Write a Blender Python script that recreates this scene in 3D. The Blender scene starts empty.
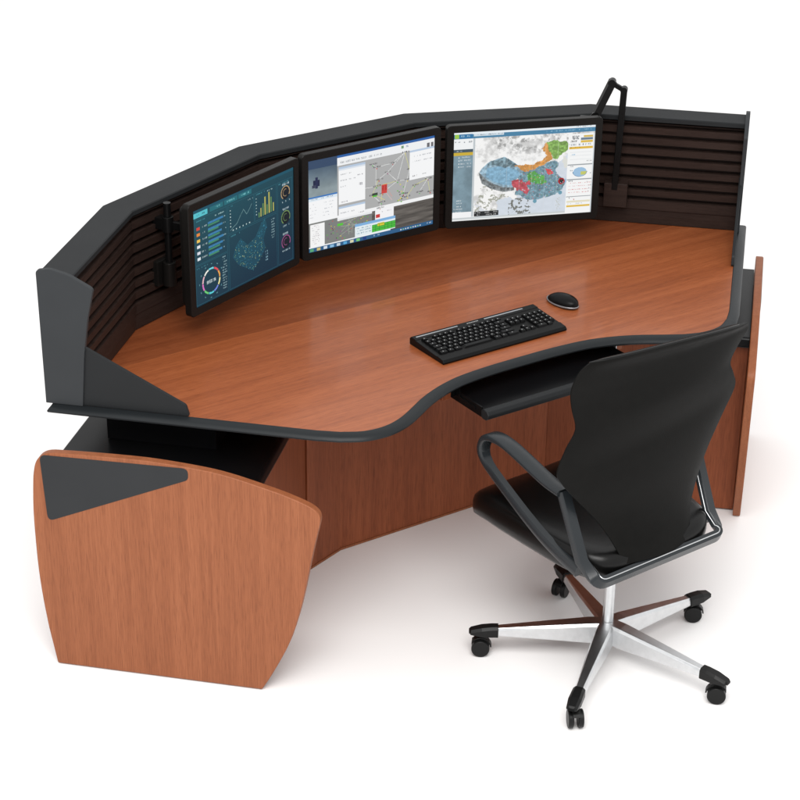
import bpy, bmesh, math, random
import numpy as np
from mathutils import Vector, Matrix
random.seed(4)
SC = bpy.context.scene
COL = SC.collection
PI = math.pi
D = PI/180

# ------------------------------------------------------------------ materials
def lin(c):
    return tuple((v/255/12.92) if v/255 <= 0.04045 else ((v/255+0.055)/1.055)**2.4 for v in c)

def new_mat(name):
    m = bpy.data.materials.new(name); m.use_nodes = True
    nt = m.node_tree; return m, nt, nt.nodes['Principled BSDF']

def plain(name, col, rough=.5, metal=0, spec=.5, bump=0, bscale=400, vary=.0, vscale=9, coat=0):
    m, nt, b = new_mat(name)
    b.inputs['Roughness'].default_value = rough
    b.inputs['Metallic'].default_value = metal
    b.inputs['Specular IOR Level'].default_value = spec
    b.inputs['Coat Weight'].default_value = coat
    tc = nt.nodes.new('ShaderNodeTexCoord')
    n = nt.nodes.new('ShaderNodeTexNoise'); n.inputs['Scale'].default_value = vscale
    n.inputs['Detail'].default_value = 5
    nt.links.new(tc.outputs['Object'], n.inputs['Vector'])
    r = nt.nodes.new('ShaderNodeValToRGB')
    r.color_ramp.elements[0].position = .3; r.color_ramp.elements[1].position = .7
    r.color_ramp.elements[0].color = (*[c*(1-vary) for c in col], 1)
    r.color_ramp.elements[1].color = (*[c*(1+vary) for c in col], 1)
    nt.links.new(n.outputs['Fac'], r.inputs['Fac']); nt.links.new(r.outputs['Color'], b.inputs['Base Color'])
    mr = nt.nodes.new('ShaderNodeMapRange'); mr.inputs['To Min'].default_value = max(0, rough*.85); mr.inputs['To Max'].default_value = min(1, rough*1.15)
    nt.links.new(n.outputs['Fac'], mr.inputs['Value']); nt.links.new(mr.outputs['Result'], b.inputs['Roughness'])
    if bump:
        n2 = nt.nodes.new('ShaderNodeTexNoise'); n2.inputs['Scale'].default_value = bscale; n2.inputs['Detail'].default_value = 3
        nt.links.new(tc.outputs['Object'], n2.inputs['Vector'])
        bp = nt.nodes.new('ShaderNodeBump'); bp.inputs['Strength'].default_value = bump; bp.inputs['Distance'].default_value = .001
        nt.links.new(n2.outputs['Fac'], bp.inputs['Height']); nt.links.new(bp.outputs['Normal'], b.inputs['Normal'])
    return m

def wood(name, scale, c1, c2, c3, rough=.35, spec=.5, coat=0, coatr=.1, rot=0, seam_shade=None):
    """long grain: `scale` squeezes the coordinates across the grain"""
    m, nt, b = new_mat(name)
    N = nt.nodes.new; L = nt.links.new
    tc = N('ShaderNodeTexCoord'); mp = N('ShaderNodeMapping'); mp.inputs['Scale'].default_value = scale
    mp.inputs['Rotation'].default_value = (0, 0, rot)
    mp.vector_type = 'POINT'
    L(tc.outputs['Object'], mp.inputs['Vector'])
    def noise(s, det, dist=0, ro=.6):
        n = N('ShaderNodeTexNoise'); n.inputs['Scale'].default_value = s; n.inputs['Detail'].default_value = det
        n.inputs['Distortion'].default_value = dist; n.inputs['Roughness'].default_value = ro
        L(mp.outputs['Vector'], n.inputs['Vector']); return n
    broad = noise(1.0, 3, .6); fine = noise(6.5, 7, .1, .72); pore = noise(26, 2, 0, .5)
    r1 = N('ShaderNodeValToRGB'); e = r1.color_ramp.elements
    e[0].position = .32; e[0].color = (*c1, 1); e[1].position = .68; e[1].color = (*c3, 1)
    k = r1.color_ramp.elements.new(.5); k.color = (*c2, 1)
    mixf = N('ShaderNodeMix'); mixf.data_type = 'FLOAT'; mixf.inputs[0].default_value = .5
    L(broad.outputs['Fac'], mixf.inputs[2]); L(fine.outputs['Fac'], mixf.inputs[3]); L(mixf.outputs[0], r1.inputs['Fac'])
    r2 = N('ShaderNodeValToRGB'); r2.color_ramp.elements[0].position = .36; r2.color_ramp.elements[1].position = .47
    r2.color_ramp.elements[0].color = (.72, .68, .65, 1); r2.color_ramp.elements[1].color = (1, 1, 1, 1)
    L(pore.outputs['Fac'], r2.inputs['Fac'])
    mx = N('ShaderNodeMix'); mx.data_type = 'RGBA'; mx.blend_type = 'MULTIPLY'; mx.inputs[0].default_value = .8
    L(r1.outputs['Color'], mx.inputs[6]); L(r2.outputs['Color'], mx.inputs[7]); L(mx.outputs[2], b.inputs['Base Color'])
    if seam_shade is not None:
        # straight veneer seam; the occlusion shade behind it is painted in as darker wood
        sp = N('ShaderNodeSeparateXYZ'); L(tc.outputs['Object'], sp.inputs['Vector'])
        g = N('ShaderNodeMath'); g.operation = 'GREATER_THAN'; g.inputs[1].default_value = seam_shade; L(sp.outputs['Y'], g.inputs[0])
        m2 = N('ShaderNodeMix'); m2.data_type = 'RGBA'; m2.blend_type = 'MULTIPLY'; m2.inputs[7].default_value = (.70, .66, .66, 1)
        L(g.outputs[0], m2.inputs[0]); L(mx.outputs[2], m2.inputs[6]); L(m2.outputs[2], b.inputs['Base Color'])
    b.inputs['Roughness'].default_value = rough; b.inputs['Specular IOR Level'].default_value = spec
    b.inputs['Coat Weight'].default_value = coat; b.inputs['Coat Roughness'].default_value = coatr
    bp = N('ShaderNodeBump'); bp.inputs['Strength'].default_value = .12; bp.inputs['Distance'].default_value = .0006
    L(pore.outputs['Fac'], bp.inputs['Height']); L(bp.outputs['Normal'], b.inputs['Normal'])
    return m

CH = [(.182, .0455, .0130), (.258, .0695, .0212), (.335, .101, .034)]
CHP = [(.205, .0640, .0255), (.255, .0840, .0345), (.308, .108, .047)]
M_TOP = wood('cherry_top', (1.1, 32, 32), *CH, rough=.42, spec=.35, coat=.2, coatr=.13, seam_shade=-.49)
M_PAN = wood('cherry_panel', (34, 34, .8), *CHP, rough=.5, spec=.25)
M_MOD = wood('cherry_modesty', (22, 22, .8), (.172, .0435, .0160), (.226, .0605, .0228), (.280, .080, .031), rough=.5, spec=.25)
M_SLAT = wood('dark_laminate', (2, 2, 40), (.0170, .0105, .0088), (.0240, .0148, .0122), (.0330, .0205, .0168), rough=.45, spec=.14)
M_GREY = plain('grey_powder_coat', (.0125, .0145, .0160), .38, spec=.16, bump=.15, bscale=900, vary=.05)
M_RAIL = plain('grey_top_rail', (.0165, .0178, .019), .5, spec=.08, bump=.15, bscale=900, vary=.05)
M_GREYD = plain('dark_grey_plate', (.0125, .0135, .0145), .45, spec=.16, bump=.15, bscale=900, vary=.05)
M_CAP = plain('grey_end_cap', (.031, .0335, .036), .5, spec=.12, bump=.15, bscale=900, vary=.04)
M_INLAY = plain('charcoal_inlay', (.027, .0285, .0305), .5, spec=.12, bump=.15, bscale=900, vary=.04)
M_BLACK = plain('black_plastic', (.0040, .0040, .0041), .33, spec=.12, bump=.1, bscale=1200, vary=.1)
M_SHELF = plain('black_laminate', (.0035, .0035, .004), .30, spec=.14, vary=.1)
M_BEZ = plain('monitor_black', (.0070, .0064, .0059), .38, spec=.12, bump=.12, bscale=1500, vary=.05)
M_KEY = plain('key_black', (.0028, .0028, .0030), .32, spec=.14, vary=.1)
M_LEGEND = plain('key_legend', (.42, .42, .42), .5)
M_SILVER = plain('silver_trim', (.50, .51, .53), .3, metal=.7)
M_RIM = plain('mouse_rim', (.22, .22, .23), .35, metal=.4)
M_CHROME = plain('polished_aluminium', (.66, .67, .68), .31, metal=1, bump=.25, bscale=300, vary=.05, vscale=60)
M_LEATH = plain('black_leather', (.0028, .0027, .0026), .30, spec=.24, bump=.16, bscale=520, vary=.06, vscale=12)
M_BACK = plain('black_leather_back', (.0040, .0038, .0034), .46, spec=.085, bump=.3, bscale=300, vary=.12, vscale=40)
M_ARM = plain('grey_nylon', (.0165, .0195, .0220), .26, spec=.32, bump=.2, bscale=700, vary=.06)
M_CAST = plain('caster_black', (.0075, .0075, .0075), .40, spec=.2, vary=.1)
M_FLOOR = plain('white_studio_floor', (.90, .888, .883), .42, spec=.2, vary=.006, vscale=3)

# ------------------------------------------------------------------ helpers
def tag(o, label=None, cat=None, group=None, kind=None):
    if label: o['label'] = label
    if cat: o['category'] = cat
    if group: o['group'] = group
    if kind: o['kind'] = kind
    return o

def thing(name, label, cat, loc=(0, 0, 0), rotz=0, group=None):
    o = bpy.data.objects.new(name, None); COL.objects.link(o); o.empty_display_size = .05
    o.location = loc; o.rotation_euler = (0, 0, rotz)
    return tag(o, label, cat, group)

def obj(name, bm, mat, parent=None, smooth=None, world=False, bevel=0, bseg=3, sub=0, mats=None):
    """link bm as ONE mesh object. world=True: its vertices are world coordinates"""
    me = bpy.data.meshes.new(name)
    bmesh.ops.recalc_face_normals(bm, faces=bm.faces)
    bm.to_mesh(me); bm.free()
    me.materials.append(mat)
    for m in mats or []: me.materials.append(m)
    o = bpy.data.objects.new(name, me); COL.objects.link(o)
    if parent:
        o.parent = parent
        if world:
            lt = parent
            off = Vector((0, 0, 0))
            while lt: off += lt.location; lt = lt.parent
            o.location = -off
    if bevel:
        md = o.modifiers.new('bevel', 'BEVEL'); md.width = bevel; md.segments = bseg; md.limit_method = 'ANGLE'; md.angle_limit = 35*D
        md.harden_normals = False
    if sub:
        md = o.modifiers.new('subdivision', 'SUBSURF'); md.levels = sub; md.render_levels = sub
    if smooth is not None:
        for p in me.polygons: p.use_smooth = True
        try: me.set_sharp_from_angle(angle=smooth*D)
        except Exception: pass
    return o

def prism(pts3a, pts3b, bm=None):
    """closed solid between two matching rings"""
    bm = bm or bmesh.new()
    a = [bm.verts.new(p) for p in pts3a]; b = [bm.verts.new(p) for p in pts3b]
    n = len(a)
    bm.faces.new(a); bm.faces.new(b[::-1])
    for i in range(n): bm.faces.new((a[i], b[i], b[(i+1) % n], a[(i+1) % n]))
    return bm

def strip(rings, closed_ring=True, closed_path=False, cap=True, bm=None):
    bm = bm or bmesh.new()
    R = [[bm.verts.new(p) for p in r] for r in rings]
    m = len(R[0]); n = len(R)
    for i in range(n if closed_path else n-1):
        A = R[i]; B = R[(i+1) % n]
        for j in range(m if closed_ring else m-1):
            bm.faces.new((A[j], A[(j+1) % m], B[(j+1) % m], B[j]))
    if cap and closed_ring and not closed_path:
        bm.faces.new(R[0][::-1]); bm.faces.new(R[-1])
    return bm

def box(c, s, bm=None, rot=None):
    bm = bm or bmesh.new()
    mt = Matrix.Translation(Vector(c)) @ (rot or Matrix.Identity(4)) @ Matrix.Diagonal((*s, 1))
    bmesh.ops.create_cube(bm, size=1, matrix=mt); return bm

def cyl(p, q, r, seg=24, r2=None, bm=None):
    p = Vector(p); q = Vector(q); d = q-p
    bm = bm or bmesh.new()
    mt = Matrix.Translation((p+q)/2) @ d.to_track_quat('Z', 'Y').to_matrix().to_4x4()
    bmesh.ops.create_cone(bm, cap_ends=True, segments=seg, radius1=r, radius2=r if r2 is None else r2, depth=d.length, matrix=mt)
    return bm

def spline(P, n=8, closed=False):
    P = [np.array(p, float) for p in P]; out = []; N = len(P)
    rng = range(N) if closed else range(N-1)
    for i in rng:
        p0 = P[(i-1) % N] if (closed or i > 0) else 2*P[0]-P[1]
        p1 = P[i]; p2 = P[(i+1) % N]
        p3 = P[(i+2) % N] if (closed or i < N-2) else 2*P[-1]-P[-2]
        for k in range(n):
            t = k/n
            out.append(.5*((2*p1)+(-p0+p2)*t+(2*p0-5*p1+4*p2-p3)*t*t+(-p0+3*p1-3*p2+p3)*t**3))
    if not closed: out.append(P[-1])
    return out

def round_poly(pts, rads, seg=6):
    out = []; n = len(pts)
    for i in range(n):
        p = np.array(pts[i], float); a = np.array(pts[i-1], float); b = np.array(pts[(i+1) % n], float)
        r = rads[i] if isinstance(rads, (list, tuple)) else rads
        if r <= 0: out.append(p); continue
        u = (a-p)/np.linalg.norm(a-p); w = (b-p)/np.linalg.norm(b-p)
        ang = math.acos(np.clip(u@w, -1, 1)); t = min(r/math.tan(ang/2), np.linalg.norm(a-p)*.49, np.linalg.norm(b-p)*.49)
        A = p+u*t; B = p+w*t
        for k in range(seg+1):
            s = k/seg; out.append((1-s)**2*A+2*s*(1-s)*p+s*s*B)
    return out

# ------------------------------------------------------------------ plan of the console (five facets of about 22 degrees)
PA, PB, PC, T1, T2 = .4877, .6034, .58823, 22.5276*D, 21.9321*D
P3 = np.array([PC/2, 0.]); d1 = np.array([math.cos(T1), -math.sin(T1)]); d2 = np.array([math.cos(T1+T2), -math.sin(T1+T2)])
P4 = P3+PB*d1; P5 = P4+PA*d2
DD = d2; NN = np.array([d2[1], -d2[0]])
MX = np.array([-1, 1])
def nrm(d): return np.array([d[1], -d[0]])
def plan(off):
    def inter(p, d, q, e):
        s = np.linalg.solve(np.array([d, -e]).T, q-p); return p+s[0]*d
    d0 = np.array([1., 0]); n0, n1, n2 = nrm(d0), nrm(d1), nrm(d2)
    q3 = inter(P3+n0*off, d0, P3+n1*off, d1); q4 = inter(P4+n1*off, d1, P4+n2*off, d2); q5 = P5+n2*off
    return [q5*MX, q4*MX, q3*MX, q3, q4, q5]
def PT(s, t, z, side=1):
    q = P5+DD*s+NN*t
    if side < 0: q = q*MX
    return (q[0], q[1], z)

ZD = .75     # worktop height
ZT = 1.11
desk = thing('control_desk', 'large faceted cherry wood control console with curved worktop, grey edge and dark slatted back wall', 'desk', (0, -.6, 0))

# worktop: wood sheet bounded by W, edge band around it
def pt2(s, t): return P5+DD*s+NN*t
front = [(.653, -1.128), (.600, -1.156), (.541, -1.161), (.483, -1.144), (.430, -1.115), (.375, -1.082), (.325, -1.058), (.270, -1.038), (.204, -1.023), (.10, -1.015), (0, -1.014)]
fr = spline(front, 7)
rear = plan(.04)
right_side = [pt2(.004, .04)] + [pt2(.004, t) for t in (.2, .4, .6, .72)]
half = right_side + fr            # from rear right corner to front centre
full = half + [p*MX for p in half[::-1][1:]]
wood_ring = full + rear[1:5]      # then along the rear polygon left to right
def offset_ring(ring, off):
    n = len(ring); out = []
    for i in range(n):
        a = ring[i-1]; p = ring[i]; b = ring[(i+1) % n]
        u = (p-a); w = (b-p); u = u/max(np.linalg.norm(u), 1e-9); w = w/max(np.linalg.norm(w), 1e-9)
        nu = np.array([u[1], -u[0]]); nw = np.array([w[1], -w[0]])
        m = nu+nw; m = m/np.linalg.norm(m); m = m/max(.4, m@nu)
        out.append(p+m*off)
    return out
# orientation test
area = sum(wood_ring[i-1][0]*p[1]-p[0]*wood_ring[i-1][1] for i, p in enumerate(wood_ring))/2
sgn = 1 if area > 0 else -1
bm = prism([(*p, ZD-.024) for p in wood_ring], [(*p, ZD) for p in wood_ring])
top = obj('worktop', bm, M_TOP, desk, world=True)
prof = [(-.012, ZD-.026), (-.012, ZD-.0015), (.0, ZD-.0008), (.0015, ZD+.0012), (.009, ZD+.0008), (.019, ZD-.0012), (.027, ZD-.0050), (.0305, ZD-.0105), (.029, ZD-.0150), (.021, ZD-.0195), (.008, ZD-.0265)]
rings = []
cols = [offset_ring(wood_ring, sgn*o) for o, z in prof]
# ring around path
rings = [[(*cols[j][i], prof[j][1]) for j in range(len(prof))] for i in range(len(wood_ring))]
obj('edge_band', strip(rings, closed_path=True), M_GREY, top, world=False, smooth=40)

# slatted wall: one panel per facet, grooved profile
def slat_profile():
    pr = [(.020, ZD+.002), (.080, ZD+.002), (.083, ZD+.030), (.0835, ZD+.048), (.086, ZD+.051), (.086, ZD+.082)]
    z = ZD+.082
    for k in range(8):
        g = .0130
        pr += [(.060, z), (.060, z+g)]
        pr += [(.0845, z+g), (.0865, z+.0345)] if k < 7 else [(.086, z+g), (.086, ZT-.024), (.02, ZT-.024)]
        z += .0345
    return pr
pr = slat_profile()
offs = {o: plan(o) for o in {p[0] for p in pr}}
for k in range(5):
    a = [(*offs[o][k], z) for o, z in pr]; b = [(*offs[o][k+1], z) for o, z in pr]
    obj('slat_panel', prism(a, b), M_SLAT, desk, world=True)
# top rail: sloped cap with a drip edge, thin outer skin
rp = [(-.001, ZT-.05), (-.001, ZT-.001), (.002, ZT), (.086, ZT-.0025), (.089, ZT-.005), (.089, ZT-.017), (.080, ZT-.018), (.079, ZT-.021), (.018, ZT-.021), (.018, ZT-.05)]
ro = {o: plan(o) for o in {p[0] for p in rp}}
obj('top_rail', strip([[(*ro[o][k], z) for o, z in rp] for k in range(6)]), M_RAIL, desk, world=True)
# outer skin of the wall and of the body below the worktop
sk = [(.0, ZD+.002), (.0, ZT-.052), (.018, ZT-.052), (.018, ZD+.002)]
so = {o: plan(o) for o in (.0, .018)}
obj('back_skin', strip([[(*so[o][k], z) for o, z in sk] for k in range(6)]), M_GREYD, desk, world=True)
sk = [(.05, .03), (.05, ZD-.028), (.072, ZD-.028), (.072, .03)]
so = {o: plan(o) for o in (.05, .072)}
for o in so: so[o][5] = so[o][5]-DD*.30; so[o][0] = so[o][5]*MX
obj('rear_panel', strip([[(*so[o][k], z) for o, z in sk] for k in range(6)]), M_MOD, desk, world=True)

# wall end caps and triangular fins
def face_solid(tz, s0, s1, side): return prism([PT(s0, t, z, side) for t, z in tz], [PT(s1, t, z, side) for t, z in tz])
cap_tz = round_poly([(.0, ZD+.0015), (-.002, 1.122), (.035, 1.1285), (.085, 1.116), (.1475, 1.083), (.128, 1.0), (.113, .90), (.1, ZD+.0015)], [0, .012, .04, .1, .014, .2, .2, 0])
fin_tz = round_poly([(.06, ZD+.0015), (.06, .945), (.105, .922), (.376, .783), (.385, ZD+.0015)], [0, 0, .05, .014, .006])
for side in (-1, 1):
    obj('end_cap', face_solid(cap_tz, .0, .013, side), M_CAP, desk, world=True, bevel=.0015, bseg=2)
    obj('side_fin', face_solid(fin_tz, -.003, .0065, side), M_GREYD, desk, world=True, bevel=.0012, bseg=2)

# curved wooden end panels
pan = [(.0119, .0), (.5862, .0), (.630, .085), (.668, .172), (.700, .290), (.7245, .418), (.738, .485), (.7475, .528), (.7495, .546), (.7445, .561), (.7320, .573), (.7080, .5850), (.656, .6035), (.5987, .619), (.53, .636), (.4657, .6475), (.38, .655), (.298, .659), (.22, .6585), (.1439, .6565), (.07, .6535), (.032, .6505), (.009, .640), (-.006, .620), (-.013, .596), (-.018, .560), (-.0235, .475), (-.024, .380), (-.022, .29), (-.0155, .2), (-.006, .115)]
def dens(p):
    o = [np.array(p[0], float)]; o += spline(p[1:], 3)
    return o
pan_d = dens(pan)
inl = round_poly([(.0055, .6435), (.4045, .6505), (.4045, .618), (.016, .4475)], [.018, .016, .016, .014], 8)
for side in (-1, 1):
    p = obj('end_panel', face_solid([(t, max(z, .003)) for t, z in pan_d], .0735, .0971, side), M_PAN, desk, world=True, bevel=.003, bseg=3)
    i = obj('inlay', face_solid(inl, .090, .0983, side), M_INLAY, p, bevel=.0006, bseg=1)
    # dark shelf (cabinet top) carrying the desk between panel and pedestal
    sl = [PT(.0725, .055, 0, side), PT(.0725, .575, 0, side), PT(-.50, .575, 0, side), PT(-.50, .055, 0, side)]
    prf = [[(.0725, .05), (-.52, .05)], ]
    tz = round_poly([(.025, .576), (.025, .603), (.573, .603), (.577, .576)], [0, .004, .012, .004], 4)
    bm = prism([PT(.0725, t, z, side) for t, z in tz], [PT(-.45, t, z, side) for t, z in tz])
    obj('cabinet_top', bm, M_SHELF, desk, world=True)
    bm = prism([PT(.0725, t, z, side) for t, z in [(.571, .572), (.5745, .572), (.5745, .575), (.571, .575)]], [PT(-.45, t, z, side) for t, z in [(.571, .572), (.5745, .572), (.5745, .575), (.571, .575)]])
    obj('trim_strip', bm, M_GREY, desk, world=True)
    # cabinet body
    c = obj('cabinet', prism([PT(s, t, .006, side) for s, t in ((.0725, .08), (.0725, .552), (-.523, .552), (-.523, .08))],
                         [PT(s, t, .5705, side) for s, t in ((.0725, .08), (.0725, .552), (-.523, .552), (-.523, .08))]), M_MOD, desk, world=True, bevel=.0012, bseg=2)
    # riser between cabinet top and worktop
    obj('riser', prism([PT(s, t, .6045, side) for s, t in ((-.10, .12), (-.10, .42), (-.40, .42), (-.40, .12))],
                       [PT(s, t, ZD-.0295, side) for s, t in ((-.10, .12), (-.10, .42), (-.40, .42), (-.40, .12))]), M_SHELF, desk, world=True)
# modesty panels: centre and two angled ones
mo = [np.array(p) for p in ((-.4372, -.606), (-.294, -.557), (.294, -.557), (.4372, -.606))]
def inset(L, o):
    out = []
    for i, p in enumerate(L):
        ns = []
        for j in (i-1, i):
            if 0 <= j < len(L)-1:
                u_ = (L[j+1]-L[j])/np.linalg.norm(L[j+1]-L[j]); ns.append(np.array([-u_[1], u_[0]]))
        m_ = sum(ns); m_ = m_/np.linalg.norm(m_); out.append(p+m_*o/(m_@ns[0]))
    return out
mi = inset(mo, .02)
md_ = obj('modesty_panel', strip([[(*a_, .008), (*a_, ZD-.0295), (*b_, ZD-.0295), (*b_, .008)] for a_, b_ in zip(mo, mi)]), M_MOD, desk, world=True)
m1, m2 = inset(mo, -.0025), inset(mo, .012)
obj('base_strip', strip([[(*a_, .001), (*a_, .0075), (*b_, .0075), (*b_, .001)] for a_, b_ in zip(m1, m2)]), M_PAN, md_)
# support brackets beside the keyboard drawer
for x0, x1 in ((-.262, -.234), (.3345, .362)):
    obj('support_bracket', box(((x0+x1)/2, -.80, ZD-.047), (x1-x0, .44, .034)), M_MOD, desk, world=True, bevel=.001, bseg=1)
# keyboard drawer
tray = obj('keyboard_tray', box((.06, -1.005, .6825), (.53, .245, .012)), M_SHELF, desk, world=True, bevel=.002)
for sx in (-.2075, .3275): obj('tray_side', box((sx, -1.005, .6850), (.0045, .245, .030)), M_BLACK, tray, bevel=.001, bseg=2)
bp = [(-1.128, .674), (-1.128, .693), (-1.138, .699), (-1.154, .696), (-1.161, .687), (-1.160, .677), (-1.150, .670), (-1.135, .669)]
obj('tray_front', prism([(-.212, y, z) for y, z in bp], [(.332, y, z) for y, z in bp]), M_GREYD, tray, bevel=.002, bseg=2)
for sx in (-.2108, .3308):
    bm = box((sx, -.86, .702), (.0022, .34, .026)); box((sx+(.0035 if sx > 0 else -.0035)*-.2, -.86, .690), (.006, .36, .004), bm)
    box((sx, -.9, .686), (.0035, .4, .010), bm)
    if sx < 0: box((-.2225, -.84, .700), (.018, .34, .030), bm)
    obj('slide_rail', bm, M_SILVER if sx > 0 else M_BLACK, tray)

# ------------------------------------------------------------------ floor
bm = bmesh.new(); bmesh.ops.create_grid(bm, x_segments=1, y_segments=1, size=60)
fl = obj('floor', bm, M_FLOOR); tag(fl, kind='structure')

# ------------------------------------------------------------------ screens: colours painted per vertex onto the emitting sheet
W_, H_ = 360, 232
def canvas(c): a = np.zeros((H_, W_, 3)); a[:] = c; return a
def R(a, x0, y0, x1, y1, c):
    a[max(0, int(round(y0*H_))):max(int(round(y0*H_))+1, int(round(y1*H_))), max(0, int(round(x0*W_))):max(int(round(x0*W_))+1, int(round(x1*W_)))] = c
def LN(a, x0, y0, x1, y1, c, w=1., al=1.):
    n = int(max(abs(x1-x0)*W_, abs(y1-y0)*H_))*2+2
    for k in range(n+1):
        t = k/n; X = (x0+(x1-x0)*t)*W_; Y = (y0+(y1-y0)*t)*H_
        ix, iy = int(X), int(Y); s = int(w)-1
        for yy in range(iy, iy+s+1):
            for xx in range(ix, ix+s+1):
                if 0 <= xx < W_ and 0 <= yy < H_: a[yy, xx] = a[yy, xx]*(1-al)+np.array(c)*al
rg = np.random.RandomState(7)
def TX(a, x0, y, x1, c, h=.012, dens=.62, al=.85):
    """a row of tiny glyph strokes"""
    X = int(x0*W_); y0 = int(y*H_); hh = max(1, int(round(h*H_)))
    while X < x1*W_:
        wd = rg.randint(1, 4)
        if rg.rand() < dens:
            for yy in range(y0, y0+hh):
                for xx in range(X, min(X+wd, W_)):
                    if yy < H_ and rg.rand() < .75: a[yy, xx] = a[yy, xx]*(1-al)+np.array(c)*al
        X += wd+1
yy, xx = np.mgrid[0:H_, 0:W_]; U = (xx+.5)/W_; V = (yy+.5)/H_
def fbm(sx, sy, seed, oct=5):
    r = np.random.RandomState(seed); out = np.zeros((H_, W_)); amp = 1; tot = 0
    for o in range(oct):
        gx, gy = int(sx*2**o)+2, int(sy*2**o)+2
        g = r.rand(gy+1, gx+1); fx = U*(gx-1); fy = V*(gy-1); ix = fx.astype(int); iy = fy.astype(int); tx = fx-ix; ty = fy-iy
        tx = tx*tx*(3-2*tx); ty = ty*ty*(3-2*ty)
        out += amp*((g[iy, ix]*(1-tx)+g[iy, ix+1]*tx)*(1-ty)+(g[iy+1, ix]*(1-tx)+g[iy+1, ix+1]*tx)*ty); tot += amp; amp *= .55
    return out/tot
def poly_mask(P, wp=0):
    if wp:
        u_ = U+(fbm(24, 16, 31)-.5)*wp; v_ = V+(fbm(24, 16, 77)-.5)*wp*1.5
    else: u_, v_ = U, V
    m = np.zeros((H_, W_), bool); n = len(P)
    for i in range(n):
        x1, y1 = P[i]; x2, y2 = P[(i+1) % n]
        c = ((y1 > v_) != (y2 > v_)); 
        with np.errstate(divide='ignore', invalid='ignore'): m ^= c & (u_ < (x2-x1)*(v_-y1)/((y2-y1) if y2 != y1 else 1e-9)+x1)
    return m
AS = H_/W_

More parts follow.
